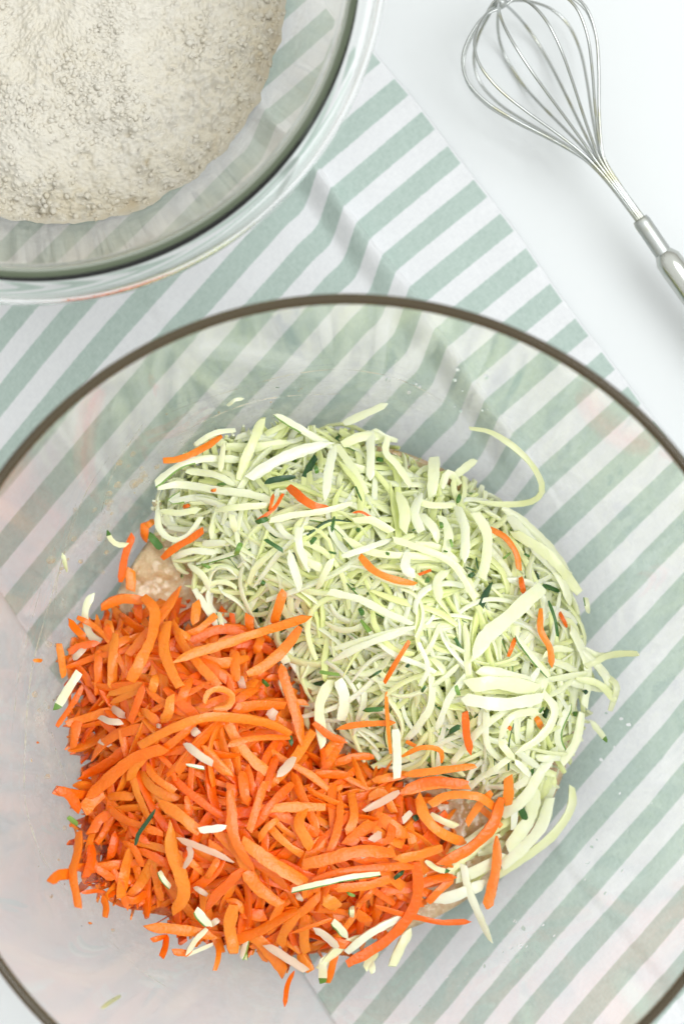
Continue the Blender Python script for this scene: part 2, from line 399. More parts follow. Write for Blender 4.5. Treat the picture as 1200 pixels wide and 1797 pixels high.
for q in range(25):
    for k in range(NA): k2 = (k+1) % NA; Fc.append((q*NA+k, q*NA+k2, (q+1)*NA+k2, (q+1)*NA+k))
fm = mk('batter_haze_film', V, Fc, M['film'], tone=T, loc=BC)
tag(fm, 'patchy batter smears and painted reflection haze on the lower bowl wall', 'batter smear', kind='stuff')

# ------------------------------------------------------------------ flour bowl
DR = .685
FC = Vector(((45-600)/F*DR, (898.5+107)/F*DR, .0042))
RO = 637/F*DR; RI = 573/F*DR
def fz(r): return .0065+.094*(max(0, r-.050)/(RI-.050))**2.3
inn2 = [(.0005, .0065), (.03, .0065)]+[(.048+(RI-.002-.048)*i/36, fz(.048+(RI-.002-.048)*i/36)) for i in range(37)]
out2 = []
for i in range(len(inn2)):
    r, z = inn2[i]; r2, z2 = inn2[min(i+1, len(inn2)-1)]; r1, z1 = inn2[max(i-1, 0)]
    d = Vector((r2-r1, z2-z1)).normalized(); nrm = Vector((d.y, -d.x)); q = Vector((r, z))+nrm*.0045; out2.append((max(.0005, q.x), max(0, q.y)))
ti = inn2[-1]; tz = ti[1]
lip_in = [(ti[0]+.0016, tz+.0078), (ti[0]+.0024, tz+.0091), (ti[0]+.0036, tz+.0100), (ti[0]+.0052, tz+.0107)]
fr_ = empty('flour_bowl', FC); tag(fr_, 'thick clear glass bowl with broad flared lip, full of flour mixture', 'bowl')
V, Fc = lathe([lip_in[0], (ti[0]+.0007, tz+.0045), (ti[0]+.0003, tz+.002)]+list(reversed(inn2))+out2, 260); mk('glass_wall', V, Fc, M['glass2'], fr_)
oi = out2[-1]
lip_in = [(ti[0]+.0016, tz+.0078), (ti[0]+.0024, tz+.0091), (ti[0]+.0036, tz+.0100), (ti[0]+.0052, tz+.0107)]
lip_out = [(RO-.005, tz+.0112), (RO-.003, tz+.0105), (RO-.0008, tz+.0085), (RO, tz+.0060), (RO-.0008, tz+.0038), (RO-.003, tz+.0025), (RO-.0065, tz+.0022)]
under = [(oi[0]+.0012, tz+.0022), (oi[0]+.0003, tz+.0008), oi]
V, Fc = lathe(lip_in, 260); mk('inner_lip', V, Fc, M['ring2'], fr_)
V, Fc = lathe([lip_in[-1]]+lip_out+under, 260); mk('lip', V, Fc, M['glass2'], fr_)

# flour
V, Fc, T = [], [], []; NR, NA = 240, 700
for i in range(NR+1):
    for k in range(NA):
        a_ = 2*math.pi*k/NA; u = i/NR
        ex = .0026*noise.noise(Vector((math.cos(a_)*9, math.sin(a_)*9, 5)))+.0007*noise.noise(Vector((math.cos(a_)*32, math.sin(a_)*32, 5)))
        R = .0835+ex; r = R*u**.8; x, y = r*math.cos(a_), r*math.sin(a_)
        pv = Vector((x, y, 0))
        z = .0275 + .010*(1-u*u) + .0040*noise.noise(pv*38) + .0030*noise.noise(pv*95+Vector((3, 1, 0)))
        f1 = noise.voronoi(pv*300+Vector((noise.noise(pv*300), noise.noise(pv*300+Vector((9, 9, 9))), 0))*.5)[0]
        f2 = noise.voronoi(pv*640)[0]
        clump = .55+.65*sm(-.15, .25, noise.noise(pv*30+Vector((7, 0, 0))))+.6*sm(.6, .95, u)
        g1, g2 = max(0, .55-f1[0]), max(0, .5-f2[0])
        z += clump*(.0032*g1*(.4+noise.cell(pv*300))+.0022*g2)
        crack = sm(.22, .42, noise.noise(pv*62+Vector((0, 5, 4)))+.35*noise.noise(pv*230))*sm(-.05, .25, noise.noise(pv*17+Vector((2, 5, 0))))
        z -= .0028*crack
        z += .0007*noise.noise(pv*800)+.0004*noise.noise(pv*1500)
        edge = sm(.955, 1, u); z = z*(1-edge)+(fz(r)+.0006)*edge if edge > 0 else z
        z = max(z, fz(r)+.0004)
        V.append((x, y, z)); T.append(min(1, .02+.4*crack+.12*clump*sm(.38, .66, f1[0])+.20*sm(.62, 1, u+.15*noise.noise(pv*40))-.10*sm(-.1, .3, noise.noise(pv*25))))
for i in range(NR):
    for k in range(NA):
        k2 = (k+1) % NA; Fc.append((i*NA+k, (i+1)*NA+k, (i+1)*NA+k2, i*NA+k2))
ph_ = (1+5**.5)/2
IV = [Vector(q).normalized() for q in [(-1,ph_,0),(1,ph_,0),(-1,-ph_,0),(1,-ph_,0),(0,-1,ph_),(0,1,ph_),(0,-1,-ph_),(0,1,-ph_),(ph_,0,-1),(ph_,0,1),(-ph_,0,-1),(-ph_,0,1)]]
IF = [(0,11,5),(0,5,1),(0,1,7),(0,7,10),(0,10,11),(1,5,9),(5,11,4),(11,10,2),(10,7,6),(7,1,8),(3,9,4),(3,4,2),(3,2,6),(3,6,8),(3,8,9),(4,9,5),(2,4,11),(6,2,10),(8,6,7),(9,8,1)]
NB = len(V); g_ = 0
while g_ < 5000:
    i = int(NR*random.uniform(.15, .998)); k = random.randrange(NA); u = i/NR
    b_ = V[i*NA+k]; c_ = sm(-.1, .25, noise.noise(Vector((b_[0]*38, b_[1]*38, 3))))+1.0*sm(.72, .97, u)
    if b_[0] < -.005 and b_[1] > .03 and False: continue
    if random.random() > .18+.8*c_: continue
    rr = random.choice([.0003, .0004, .0005, .0006, .0007, .0010])*random.uniform(.7, 1.25)*(1 if c_ > .3 else .7); g_ += 1; n0 = len(V); sd_ = random.random()*99
    tn = min(.95, max(.0, T[i*NA+k]+random.gauss(-.02, .06)))
    for q in IV: V.append((b_[0]+q.x*rr*random.uniform(.4, 1.9), b_[1]+q.y*rr*random.uniform(.4, 1.9), b_[2]-rr*.1+q.z*rr*random.uniform(.2, 1.3))); T.append(tn)
    Fc += [tuple(n0+j for j in f) for f in IF]
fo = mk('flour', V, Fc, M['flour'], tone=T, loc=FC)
tag(fo, 'crumbly pale flour mixture heaped in the glass bowl', 'flour', kind='stuff')
V, Fc, T = [], [], []; NA = 220
for q in range(16):
    r = .083+.020*q/15
    for k in range(NA):
        a_ = 2*math.pi*k/NA; V.append(((r-.0006)*math.cos(a_), (r-.0006)*math.sin(a_), fz(r)+.0006)); T.append((1-sm(.3, 1, q/15)))
for q in range(15):
    for k in range(NA): k2 = (k+1) % NA; Fc.append((q*NA+k, q*NA+k2, (q+1)*NA+k2, (q+1)*NA+k))
du = mk('flour_dust', V, Fc, M['dust'], tone=T, loc=FC)
tag(du, 'faint flour dust on the glass above the flour', 'flour dust', kind='stuff')

# ------------------------------------------------------------------ whisk
def whisk():
    tip = P(878, 4, .028); neck = P(1050, 286, .026); fer0 = P(1122, 384, .023); fer1 = P(1160, 440, .022); end = P(1420, 800, .014)
    root = empty('whisk', tip.lerp(end, .5)*1.0); root.location.z = 0
    tag(root, 'steel balloon whisk with straight metal handle lying on the white table', 'whisk')
    def loc(v): return [Vector(q)-root.location for q in v]
    ax = (neck-tip).normalized(); side = ax.cross(Vector((0, 0, 1))).normalized(); upv = side.cross(ax).normalized()
    Wd = .0272
    prof = [(0, .0), (.02, .30), (.07, .62), (.15, .88), (.27, 1.0), (.42, .92), (.58, .70), (.75, .42), (.9, .20), (1.0, .10)]
    ax2 = (fer0-neck)
    N = 6
    for k in range(N):
        a = math.pi*(k+.35)/N; d = side*math.cos(a)+upv*math.sin(a)
        sc = (1+.05*math.sin(k*2.1)); off = side*.0006*math.sin(k*1.7)
        def half(sg):
            pts = [tip+ax*(-.0018*(k-2.5)/2.5)+off]
            for u, w_ in prof[1:]:
                pts.append(tip.lerp(neck, u)+d*(sg*Wd*w_*sc)+off*(1-u))
            pts.append(neck+ax2*.4+d*sg*.0016); pts.append(fer0+ax2*.15+d*sg*.0014)
            return pts
        h1, h2 = half(1), half(-1)
        c = cr([tuple(q) for q in reversed(h1)]+[tuple(q) for q in h2[1:]], 110)
        for q in c: q.z = max(q.z, .0016)
        V, Fc = tube(c, .00058, 8); mk('wire', loc(V), Fc, M['wire'], root)
    def rod(p0, p1, rads, name, mat):
        c = [p0.lerp(p1, i/24) for i in range(25)]
        V, Fc = tube(c, rads, 20); return mk(name, loc(V), Fc, mat, root)
    rod(fer0, fer1+(fer1-fer0)*.1, lambda u: .0033*(.88+.12*sm(0, .12, u)), 'ferrule', M['rust'])
    hd = fer1
    rod(hd, end, lambda u: .0052*(.55+.45*sm(0, .035, u))*(1+.25*sm(.3, 1, u)) - .0006*math.exp(-((u-.05)/.008)**2), 'handle', M['steel'])
    # little clip that holds the loops together at the tip
    ico = [tip+ax*t for t in (-.0026, -.0012, .0002, .0014, .0024)]
    V, Fc = tube(cr([tuple(q) for q in ico], 8), lambda u: .0026*math.sin(math.pi*min(.95, max(.06, u)))**.5, 12); mk('tip_clip', loc(V), Fc, M['rust'], root)
whisk()

# ------------------------------------------------------------------ grated vegetables
CPOLY = [(150,1100),(120,1160),(150,1230),(125,1280),(150,1340),(150,1400),(140,1470),(130,1540),(190,1570),(270,1610),(300,1640),(380,1650),(440,1655),(500,1685),(560,1690),(600,1675),(690,1620),(760,1560),(790,1500),(790,1440),(740,1400),(690,1360),(600,1320),(540,1270),(510,1200),(480,1130),(430,1090),(370,1080),(310,1070),(240,1075),(190,1080)]
ZPOLY = [(300,850),(360,790),(450,760),(560,760),(650,775),(720,820),(790,840),(850,880),(910,940),(965,1000),(995,1070),(1015,1150),(1025,1200),(1010,1270),(990,1320),(965,1370),(915,1400),(820,1385),(760,1370),(700,1350),(620,1310),(540,1260),(510,1190),(500,1140),(440,1100),(390,1080),(340,1010),(310,960),(285,900)]
def inside(x, y, poly):
    c = False; n = len(poly)
    for i in range(n):
        x1, y1 = poly[i]; x2, y2 = poly[i-1]
        if (y1 > y) != (y2 > y) and x < (x2-x1)*(y-y1)/(y2-y1)+x1: c = not c
    return c
def sdf(x, y, poly):
    d = 1e9; n = len(poly)
    for i in range(n):
        x1, y1 = poly[i]; x2, y2 = poly[i-1]; dx, dy = x2-x1, y2-y1
        t = max(0, min(1, ((x-x1)*dx+(y-y1)*dy)/(dx*dx+dy*dy))); d = min(d, math.hypot(x-x1-t*dx, y-y1-t*dy))
    return d if inside(x, y, poly) else -d
GN = 12; _grid = {}
def base_z(x, y):
    z = .03
    for _ in range(6):
        q = P(x, y, z); r = (q-BC).xy.length; z = max(ZB, BC.z+inner_z(min(r, .136)))
    return z
def H_raw(x, y):
    b = base_z(x, y)
    dc, dz = sdf(x, y, CPOLY), sdf(x, y, ZPOLY)
    h = 0
    if dc > -60: h = max(h, .027*sm(-40, 190, dc)+.004)
    if dz > -60: h = max(h, .033*sm(-40, 230, dz)+.004)
    return max(b, .0215+h*.98) if h > .0045 else b+.0012
def Hs(x, y):
    gx, gy = x/GN, y/GN; ix, iy = math.floor(gx), math.floor(gy); fx, fy = gx-ix, gy-iy
    def g(i, j):
        if (i, j) not in _grid: _grid[(i, j)] = H_raw(i*GN, j*GN)
        return _grid[(i, j)]
    return (g(ix, iy)*(1-fx)+g(ix+1, iy)*fx)*(1-fy)+(g(ix, iy+1)*(1-fx)+g(ix+1, iy+1)*fx)*fy
def lump(x, y): return .0035*noise.noise(Vector((x/75, y/75, 2)))+.002*noise.noise(Vector((x/33, y/33, 9)))

CS = [(-.95, -.55), (-.5, -.75), (.5, -.75), (.95, -.55), (1.0, .55), (.62, .92), (-.62, .92), (-1.0, .55)]
def strand(px, wpx, lift, arch=.0, seg=None, thick=.5, roll=0., twist=0., taper=(.25, .3), skin=None, flat_ends=False, follow=1.0):
    """px: photo-pixel path. Returns verts, faces, material indices. skin: None|'edge'|'tip0'|'tip1'|'all'"""
    L = sum(math.hypot(b[0]-a[0], b[1]-a[1]) for a, b in zip(px, px[1:]))
    n = seg or max(6, min(22, int(L/9)))
    c2 = cr([(x, y, 0) for x, y in px], n)
    z0 = [Hs(p.x, p.y) for p in c2]; zm = sum(z0)/len(z0)
    C = []
    for i, p in enumerate(c2):
        u = i/n; z = (z0[i]*follow+zm*(1-follow)) + lift + arch*math.sin(math.pi*u)
        bz = base_z(p.x, p.y)+.0010 if (i % 3 == 0 or i == n) else 0
        z = max(z, bz); C.append(P(p.x, p.y, z))
    zz = [q.z for q in C]
    for _ in range(2): zz = [zz[0]]+[(zz[i-1]+2*zz[i]+zz[i+1])/4 for i in range(1, len(zz)-1)]+[zz[-1]]
    C = [P(c2[i].x, c2[i].y, zz[i]) for i in range(len(C))]
    wd = wpx*(.8-.045)/F/2
    V, Fc, MI = [], [], []
    L = max(L, 1); m = len(CS); jit = random.random()*50; t0, t1 = random.choice([.2, .5, .75, .85]), random.choice([.2, .5, .75, .85]); sk0, sk1 = random.uniform(-.6, .6), random.uniform(-.6, .6)
    for i, p in enumerate(C):
        u = i/n; T = (C[min(i+1, n)]-C[max(i-1, 0)]).normalized()
        up = Vector((0, 0, 1)); sd = T.cross(up)
        if sd.length < 1e-4: sd = Vector((1, 0, 0))
        sd.normalize(); up = sd.cross(T); a = roll+twist*(u-.5)
        s2 = sd*math.cos(a)+up*math.sin(a); u2 = up*math.cos(a)-sd*math.sin(a)
        e = 1.0
        if u < taper[0]: e = min(e, t0+(1-t0)*math.sin(math.pi/2*u/taper[0]))
        if 1-u < taper[1]: e = min(e, t1+(1-t1)*math.sin(math.pi/2*(1-u)/taper[1]))
        wv_ = 1+.20*noise.noise(Vector((u*L/40, jit, 0))); wv2 = 1+.25*noise.noise(Vector((u*L/30, jit, 5)))
        th = thick*(.45+.55*e)*wv2
        sh = sk0 if i == 0 else (sk1 if i == n else 0)
        for cx_, cy_ in CS: V.append(p+s2*(cx_*wd*e*wv_*random.uniform(.88, 1.08))+u2*(cy_*wd*th*random.uniform(.85, 1.1))+T*(cx_*wd*sh))
    for i in range(n):
        for k in range(m):
            k2 = (k+1) % m; Fc.append((i*m+k, i*m+k2, (i+1)*m+k2, (i+1)*m+k))
            s_ = 0
            if skin == 'all': s_ = 1
            elif skin == 'edge' and k in (3, 4): s_ = 1
            elif skin == 'edge2' and k in (7, 6): s_ = 1
            elif skin == 'halfedge' and k in (3, 4) and i < n*.45: s_ = 1
            elif skin == 'tip0' and i < max(1, n*.16): s_ = 1
            elif skin == 'tip1' and i >= n-max(1, n*.16): s_ = 1
            MI.append(s_)
    Fc.append(tuple(range(m))[::-1]); MI.append(1 if skin in ('all', 'tip0') else 0)
    Fc.append(tuple(n*m+k for k in range(m))); MI.append(1 if skin in ('all', 'tip1') else 0)
    return V, Fc, MI
def put(name, data, flesh, label, cat, group, tone=None):
    V, Fc, MI = data; c = sum(V, Vector())/len(V)
    o = mk(name, [v-c for v in V], Fc, [M[flesh], M['skin']], mi=MI, tone=random.random() if tone is None else tone, loc=c, sharp=True)
    tag(o, label, cat, group); return o
LM = {'c': [(260,1110,'the leftmost open batter patch'),(450,1110,'the long strip reaching onto the courgette'),(250,1090,'the tall upper left strip'),(400,1275,'the longest arched strip'),(200,1380,'the big rising strip at left'),
  (385,1235,'the pale carrot ring'),(345,1330,'the pink streaked piece'),(255,1450,'the dark green sliver'),(380,1495,'the white forked strip'),(320,1540,'the broadest bent strip'),(350,1610,'the half-moon green piece'),
  (590,1550,'the slim green-edged strip'),(665,1410,'the pinkish white stick'),(850,1450,'the sweeping strip at right'),(700,1640,'the very long lower curve'),(150,1480,'the lower left overhang'),(500,1660,'the pink stained bottom piece'),
  (620,1340,'the edge meeting the courgette'),(480,1400,'the heap centre'),(530,1470,'the lower middle hollow'),(700,1500,'the crossing right strips'),(430,1600,'the bottom fringe'),(560,1650,'the bottom right fringe')],
 'z': [(540,870,'the bright upper carrot strip'),(680,1005,'the central carrot strip'),(885,960,'the curved shoulder carrot strip'),(695,1160,'the small pointed carrot strip'),(820,1290,'the upright lower carrot strip'),(485,840,'the thick green sliver'),
  (330,930,'the looped strip at left'),(760,920,'the peak of the heap'),(890,1060,'the broadest slab'),(960,1120,'the carrot strips at right'),(330,790,'the leftmost carrot strip'),(620,730,'the strip sticking up'),(560,1010,'the hollow at left'),
  (640,1120,'the fanned strips'),(560,1230,'the edge meeting the carrots'),(900,1320,'the star-shaped tuft'),(450,980,'the lower left shoulder'),(760,830,'the upper edge stubs'),(400,840,'the long green-edged strip'),(800,1140,'the heap centre'),(740,1270,'the lower middle'),(950,1230,'the right fringe')]}
REC = []
def rel(x, y, heap, j=0):
    q = sorted(LM[heap], key=lambda m: math.hypot(m[0]-x, m[1]-y))[j]
    dx, dy = x-q[0], y-q[1]
    if math.hypot(dx, dy) < 16: return 'against '+q[2]
    v = 'above' if dy < 0 else 'below'; h = 'left of' if dx < 0 else 'right of'
    if abs(dx) > 2.2*abs(dy): return h+' '+q[2]
    if abs(dy) > 2.2*abs(dx): return v+' '+q[2]
    return v+' and '+h+' '+q[2]
def auto_label(o, pts, wp, heap, word, tone):
    L = sum(math.hypot(b[0]-a[0], b[1]-a[1]) for a, b in zip(pts, pts[1:])); dx, dy = pts[-1][0]-pts[0][0], pts[-1][1]-pts[0][1]; ch = math.hypot(dx, dy)
    size = 'long' if L > 130 else ('short' if L < 75 else 'mid-length')
    shape = 'strongly curved' if ch < L*.93 else ('bent' if ch < L*.985 else 'straight')
    wd = 'broad' if wp > 19 else ('thin' if wp < 13 else '')
    an = math.degrees(math.atan2(-dy, dx)) % 180
    ori = 'lying level' if an < 20 or an > 160 else ('upright' if 70 < an < 110 else ('leaning right' if an < 90 else 'leaning left'))
    m_ = pts[len(pts)//2]
    REC.append((o, [size, wd, shape, word, ori], m_, heap))
def finish_labels():
    used = {}
    for ob in bpy.data.objects:
        if 'label' in ob: used.setdefault(ob['label'], []).append(ob)
    for o, w_, m_, heap in REC:
        lab = None
        for j in (0, 1, 2, 3, 4, 5):
            c_ = ' '.join(x for x in w_ if x)+', '+rel(*m_, heap, j)
            if len(c_.split()) > 16: c_ = ' '.join(x for x in w_[:1]+w_[2:] if x)+', '+rel(*m_, heap, j)
            if len(c_.split()) > 16: c_ = ' '.join(x for x in w_[:1]+w_[3:] if x)+', '+rel(*m_, heap, j)
            lab = lab or c_
            if c_ not in used: lab = c_; break
        o['label'] = lab; used.setdefault(lab, []).append(o)
cnt = {'c': 0, 'z': 0}
GC, GZ, GP, GS = 'grated carrot strips in the mixing bowl', 'grated courgette strips in the mixing bowl', 'pale courgette pieces among the grated carrot', 'dark green courgette skin slivers'
def trace(ox, oy, k, rows):
    for row in rows:
        kind, pts, wz = row[:3]; o = row[3] if len(row) > 3 else {}
        px = [(ox+x/k, oy+y/k) for x, y in pts]; wp = wz/k*(.90 if kind in 'cp' else (.86 if wz/k > 13 else .95))
        lift = o.get('lift', random.uniform(.0032, .0062)); mx, my = px[len(px)//2]; tn = random.uniform(.25, .95)
        heap = 'c' if sdf(mx, my, CPOLY) > sdf(mx, my, ZPOLY) else 'z'
        kw = dict(arch=o.get('arch', random.uniform(0, .003)), roll=random.uniform(-.35, .35), twist=random.uniform(-.6, .6), follow=.8,
                  taper=(random.uniform(.05, .3), random.uniform(.05, .3)), skin=o.get('skin'), thick=o.get('th', random.uniform(.26, .48)))
        lab = o.get('label')
        if kind == 'c':
            cnt['c'] += 1; ob = put('carrot_strip', strand(px, wp, lift, **kw), 'carrot', lab, 'carrot strip', GC, o.get('tone', random.uniform(.1, 1)))
        elif kind == 'z':
            cnt['z'] += 1; ob = put('courgette_strip', strand(px, wp, lift, **kw), 'zuc', lab, 'courgette strip', GZ if heap == 'z' else GP, random.uniform(.35, 1))
        elif kind == 'p':
            cnt['z'] += 1; ob = put('courgette_piece', strand(px, wp, lift, **kw), 'pink', lab, 'courgette piece', GP, random.uniform(.2, 1))
        else:
            cnt['z'] += 1; kw['skin'] = 'all'; kw['thick'] = .35
            ob = put('courgette_skin', strand(px, wp, lift+.001, **kw), 'zuc', lab, 'courgette skin', GS, o.get('tone', random.uniform(.0, .6)))
        if not lab: auto_label(ob, px, wp, heap, {'c': 'carrot strip', 'z': 'courgette strip', 'p': 'pinkish courgette piece', 's': 'dark green skin sliver'}[kind], 0)
up_ = dict(lift=.009)
trace(50, 1000, 2.4, [
 ('c', [(485,115),(530,170),(520,280),(480,370),(430,465)], 50, dict(lift=.011)), ('c', [(640,70),(600,140),(550,210),(500,270),(420,360)], 45, dict(lift=.008)),
 ('c', [(1185,195),(1080,230),(950,270),(800,320),(700,350),(610,390)], 42, dict(lift=.012, label='long straight carrot strip reaching from the orange heap onto the courgette')),
 ('c', [(1075,85),(1055,150),(1035,230)], 45, up_), ('c', [(1145,240),(1080,330),(1000,400),(920,440)], 50, up_),
 ('c', [(470,740),(600,670),(750,620),(900,625),(1020,650),(1100,690)], 45, dict(lift=.011, label='longest arched carrot strip across the middle of the orange heap')),
 ('c', [(255,960),(350,870),(450,790),(580,750)], 55, dict(lift=.010)), ('c', [(590,220),(570,320),(600,420),(640,495)], 50, up_), ('c', [(610,220),(650,310),(720,400),(800,490)], 45),
 ('c', [(300,330),(340,330),(400,300),(435,280)], 40), ('c', [(170,210),(200,250),(240,285)], 35, dict(label='short carrot strip leaning on the pale batter edge at upper left')),
 ('c', [(130,310),(140,380),(150,450)], 32, dict(label='upright carrot strip apart on the glass left of the orange heap')), ('c', [(170,345),(230,320),(300,305)], 35), ('c', [(295,340),(295,430),(295,520)], 45), ('c', [(190,390),(230,430),(270,500)], 40),
 ('c', [(230,490),(190,560),(120,660)], 26), ('c', [(430,640),(460,560),(490,480)], 35), ('c', [(340,520),(420,500),(490,480)], 40), ('c', [(345,560),(440,520),(500,500)], 30),
 ('c', [(600,530),(590,600),(560,640)], 45), ('c', [(860,590),(950,570),(1080,570)], 50, up_), ('c', [(1060,400),(1090,500),(1130,620),(1150,740)], 50, up_), ('c', [(710,130),(700,230)], 45), ('c', [(840,740),(950,710),(1100,705)], 30, up_),
 ('c', [(735,740),(800,810),(860,870)], 35), ('c', [(1045,780),(1020,860),(1000,930)], 40), ('c', [(920,830),(940,900),(960,960)], 35), ('c', [(480,590),(550,640)], 40), ('c', [(500,820),(540,880),(620,930)], 35), ('c', [(390,670),(410,760),(430,830)], 35),
 ('c', [(870,340),(870,400),(880,470)], 50), ('c', [(110,925),(170,940),(260,950)], 45), ('c', [(550,780),(600,830),(620,890)], 25),
 ('c', [(740,560),(760,515),(810,500),(860,530),(840,580),(780,590)], 28, dict(lift=.010, tone=1.0, label='pale orange carrot curl rolled into a ring')),
 ('c', [(330,230),(345,300)], 40), ('c', [(700,640),(640,700),(560,760)], 40), ('c', [(680,460),(640,560)], 45), ('c', [(930,190),(935,260)], 45),
 ('c', [(215,600),(200,680),(190,750)], 45), ('c', [(160,650),(260,620),(350,590)], 40), ('c', [(420,840),(330,870),(300,900)], 35), ('c', [(540,440),(520,520)], 40), ('c', [(660,270),(720,250),(790,190)], 35), ('c', [(620,250),(680,290)], 30),
 ('c', [(850,900),(870,960)], 50), ('c', [(690,770),(760,790),(830,860)], 35), ('c', [(20,382),(60,382)], 18, dict(label='tiny orange carrot crumb stuck on the left glass wall')),
 ('c', [(980,280),(960,350)], 40), ('c', [(1100,460),(1060,450),(1000,455)], 30), ('c', [(960,500),(910,530),(860,580)], 40),
 ('p', [(660,730),(720,780),(775,815)], 38, dict(lift=.010)), ('p', [(1120,790),(1080,840),(1045,870)], 40, dict(lift=.010)), ('p', [(300,620),(350,640),(395,640)], 30, dict(lift=.009)), ('p', [(350,580),(410,620)], 35),
 ('p', [(1010,590),(1040,620)], 50, dict(lift=.009)), ('p', [(560,660),(540,655)], 20), ('p', [(300,720),(350,740)], 25), ('p', [(890,450),(905,500)], 35), ('p', [(690,670),(720,700)], 40), ('p', [(240,330),(190,375)], 30, dict(lift=.008)),
 ('z', [(665,820),(740,835)], 16, dict(skin='edge', lift=.011)), ('z', [(215,430),(170,500),(115,590)], 45, dict(skin='tip1', label='courgette strip with dark green end poking out left of the carrots')),
 ('z', [(270,100),(240,180),(260,270),(310,300)], 40, dict(lift=.002)), ('z', [(700,80),(760,180),(820,270)], 30), ('z', [(800,180),(820,260)], 30, dict(skin='edge')), ('s', [(985,465),(1010,490)], 18), ('s', [(1100,700),(1110,740)], 20), ('z', [(1060,350),(1090,390)], 45)])
trace(50, 1380, 3, [
 ('c', [(150,10),(220,50),(270,130)], 60), ('c', [(115,505),(160,470),(230,460)], 60, dict(label='broad carrot stub jutting from the lower left of the orange heap')), ('c', [(270,240),(260,350),(235,450),(250,550),(265,640)], 50, dict(lift=.009)), ('c', [(330,250),(380,170),(440,145)], 60, up_),
 ('c', [(420,110),(500,170),(600,210),(710,250)], 48, dict(lift=.010)), ('c', [(690,80),(780,140),(850,200),(900,240)], 60, up_), ('c', [(750,190),(750,320),(790,440),(820,560),(760,670)], 80, dict(lift=.010, label='broadest bent carrot strip in the lower left of the heap')),
 ('c', [(1060,20),(1070,150),(1080,260),(1130,360),(1190,440)], 60, up_), ('c', [(1130,430),(1060,500),(990,570),(930,660)], 60, up_), ('c', [(610,740),(750,750),(900,770),(990,800)], 60, dict(lift=.008)), ('c', [(1080,620),(1060,740),(1080,880)], 70, up_),
 ('c', [(1000,820),(1000,900),(980,970)], 32), ('c', [(390,580),(410,630),(405,690)], 40), ('c', [(280,560),(360,550),(400,560)], 25), ('c', [(560,380),(590,500),(620,560)], 50), ('c', [(420,400),(480,500),(520,650)], 40), ('c', [(730,780),(720,850),(700,900)], 40),
 ('c', [(340,370),(360,430),(450,490)], 45), ('c', [(290,130),(340,70),(400,10)], 80, up_), ('c', [(560,60),(470,50),(400,70)], 50), ('c', [(460,240),(450,300),(430,380)], 50), ('c', [(580,330),(700,390),(760,430)], 50), ('c', [(890,420),(870,500),(850,560)], 45),
 ('c', [(1000,380),(960,450),(930,500)], 40), ('c', [(620,560),(560,600),(500,590)], 45), ('c', [(300,480),(330,400),(330,310)], 50), ('c', [(650,400),(680,520),(700,600)], 45), ('c', [(500,290),(560,330),(600,420)], 45), ('c', [(760,870),(850,880)], 40), ('c', [(650,810),(720,790)], 35),
 ('c', [(1040,600),(1100,620),(1160,680)], 50), ('c', [(950,300),(1010,340)], 50), ('c', [(830,50),(840,110),(830,170)], 40), ('c', [(1110,60),(1170,80)], 50), ('c', [(540,140),(560,240),(640,300)], 45),
 ('p', [(785,275),(880,310),(980,350),(1080,400)], 38, dict(lift=.013, tone=1, label='long white courgette strip lying on the lower carrots')), ('p', [(840,300),(855,360),(820,430)], 32, dict(lift=.012)), ('p', [(875,530),(940,570)], 35, dict(lift=.01)), ('p', [(1000,700),(960,730)], 40, dict(lift=.01)),
 ('z', [(900,230),(960,225),(1040,215)], 46, dict(lift=.012, label='square-ended green and white courgette stub on the carrots')), ('s', [(670,120),(630,180),(580,250),(565,310)], 24, dict(lift=.012, tone=0, label='longest dark green skin sliver lying on the left of the orange heap')),
 ('z', [(690,450),(710,490),(745,530)], 36, dict(skin='edge', lift=.011)), ('z', [(880,650),(920,700),(960,735)], 55, dict(skin='edge', lift=.012, label='half-moon courgette piece with green skin on the lower carrots')), ('z', [(940,750),(880,810),(830,890)], 30, dict(lift=.01)), ('z', [(830,890),(900,860),(970,830)], 24),
 ('z', [(1110,800),(1130,860),(1150,915)], 38, dict(skin='edge2')), ('s', [(210,160),(260,200)], 30, dict(tone=.9)), ('c', [(315,718),(335,722)], 14, dict(label='tiny carrot crumb on the glass below the orange heap', lift=.001)),
 ('z', [(370,1190),(420,1150),(470,1120)], 22, dict(lift=.001, label='faint courgette scrap on the glass near the bottom rim'))])
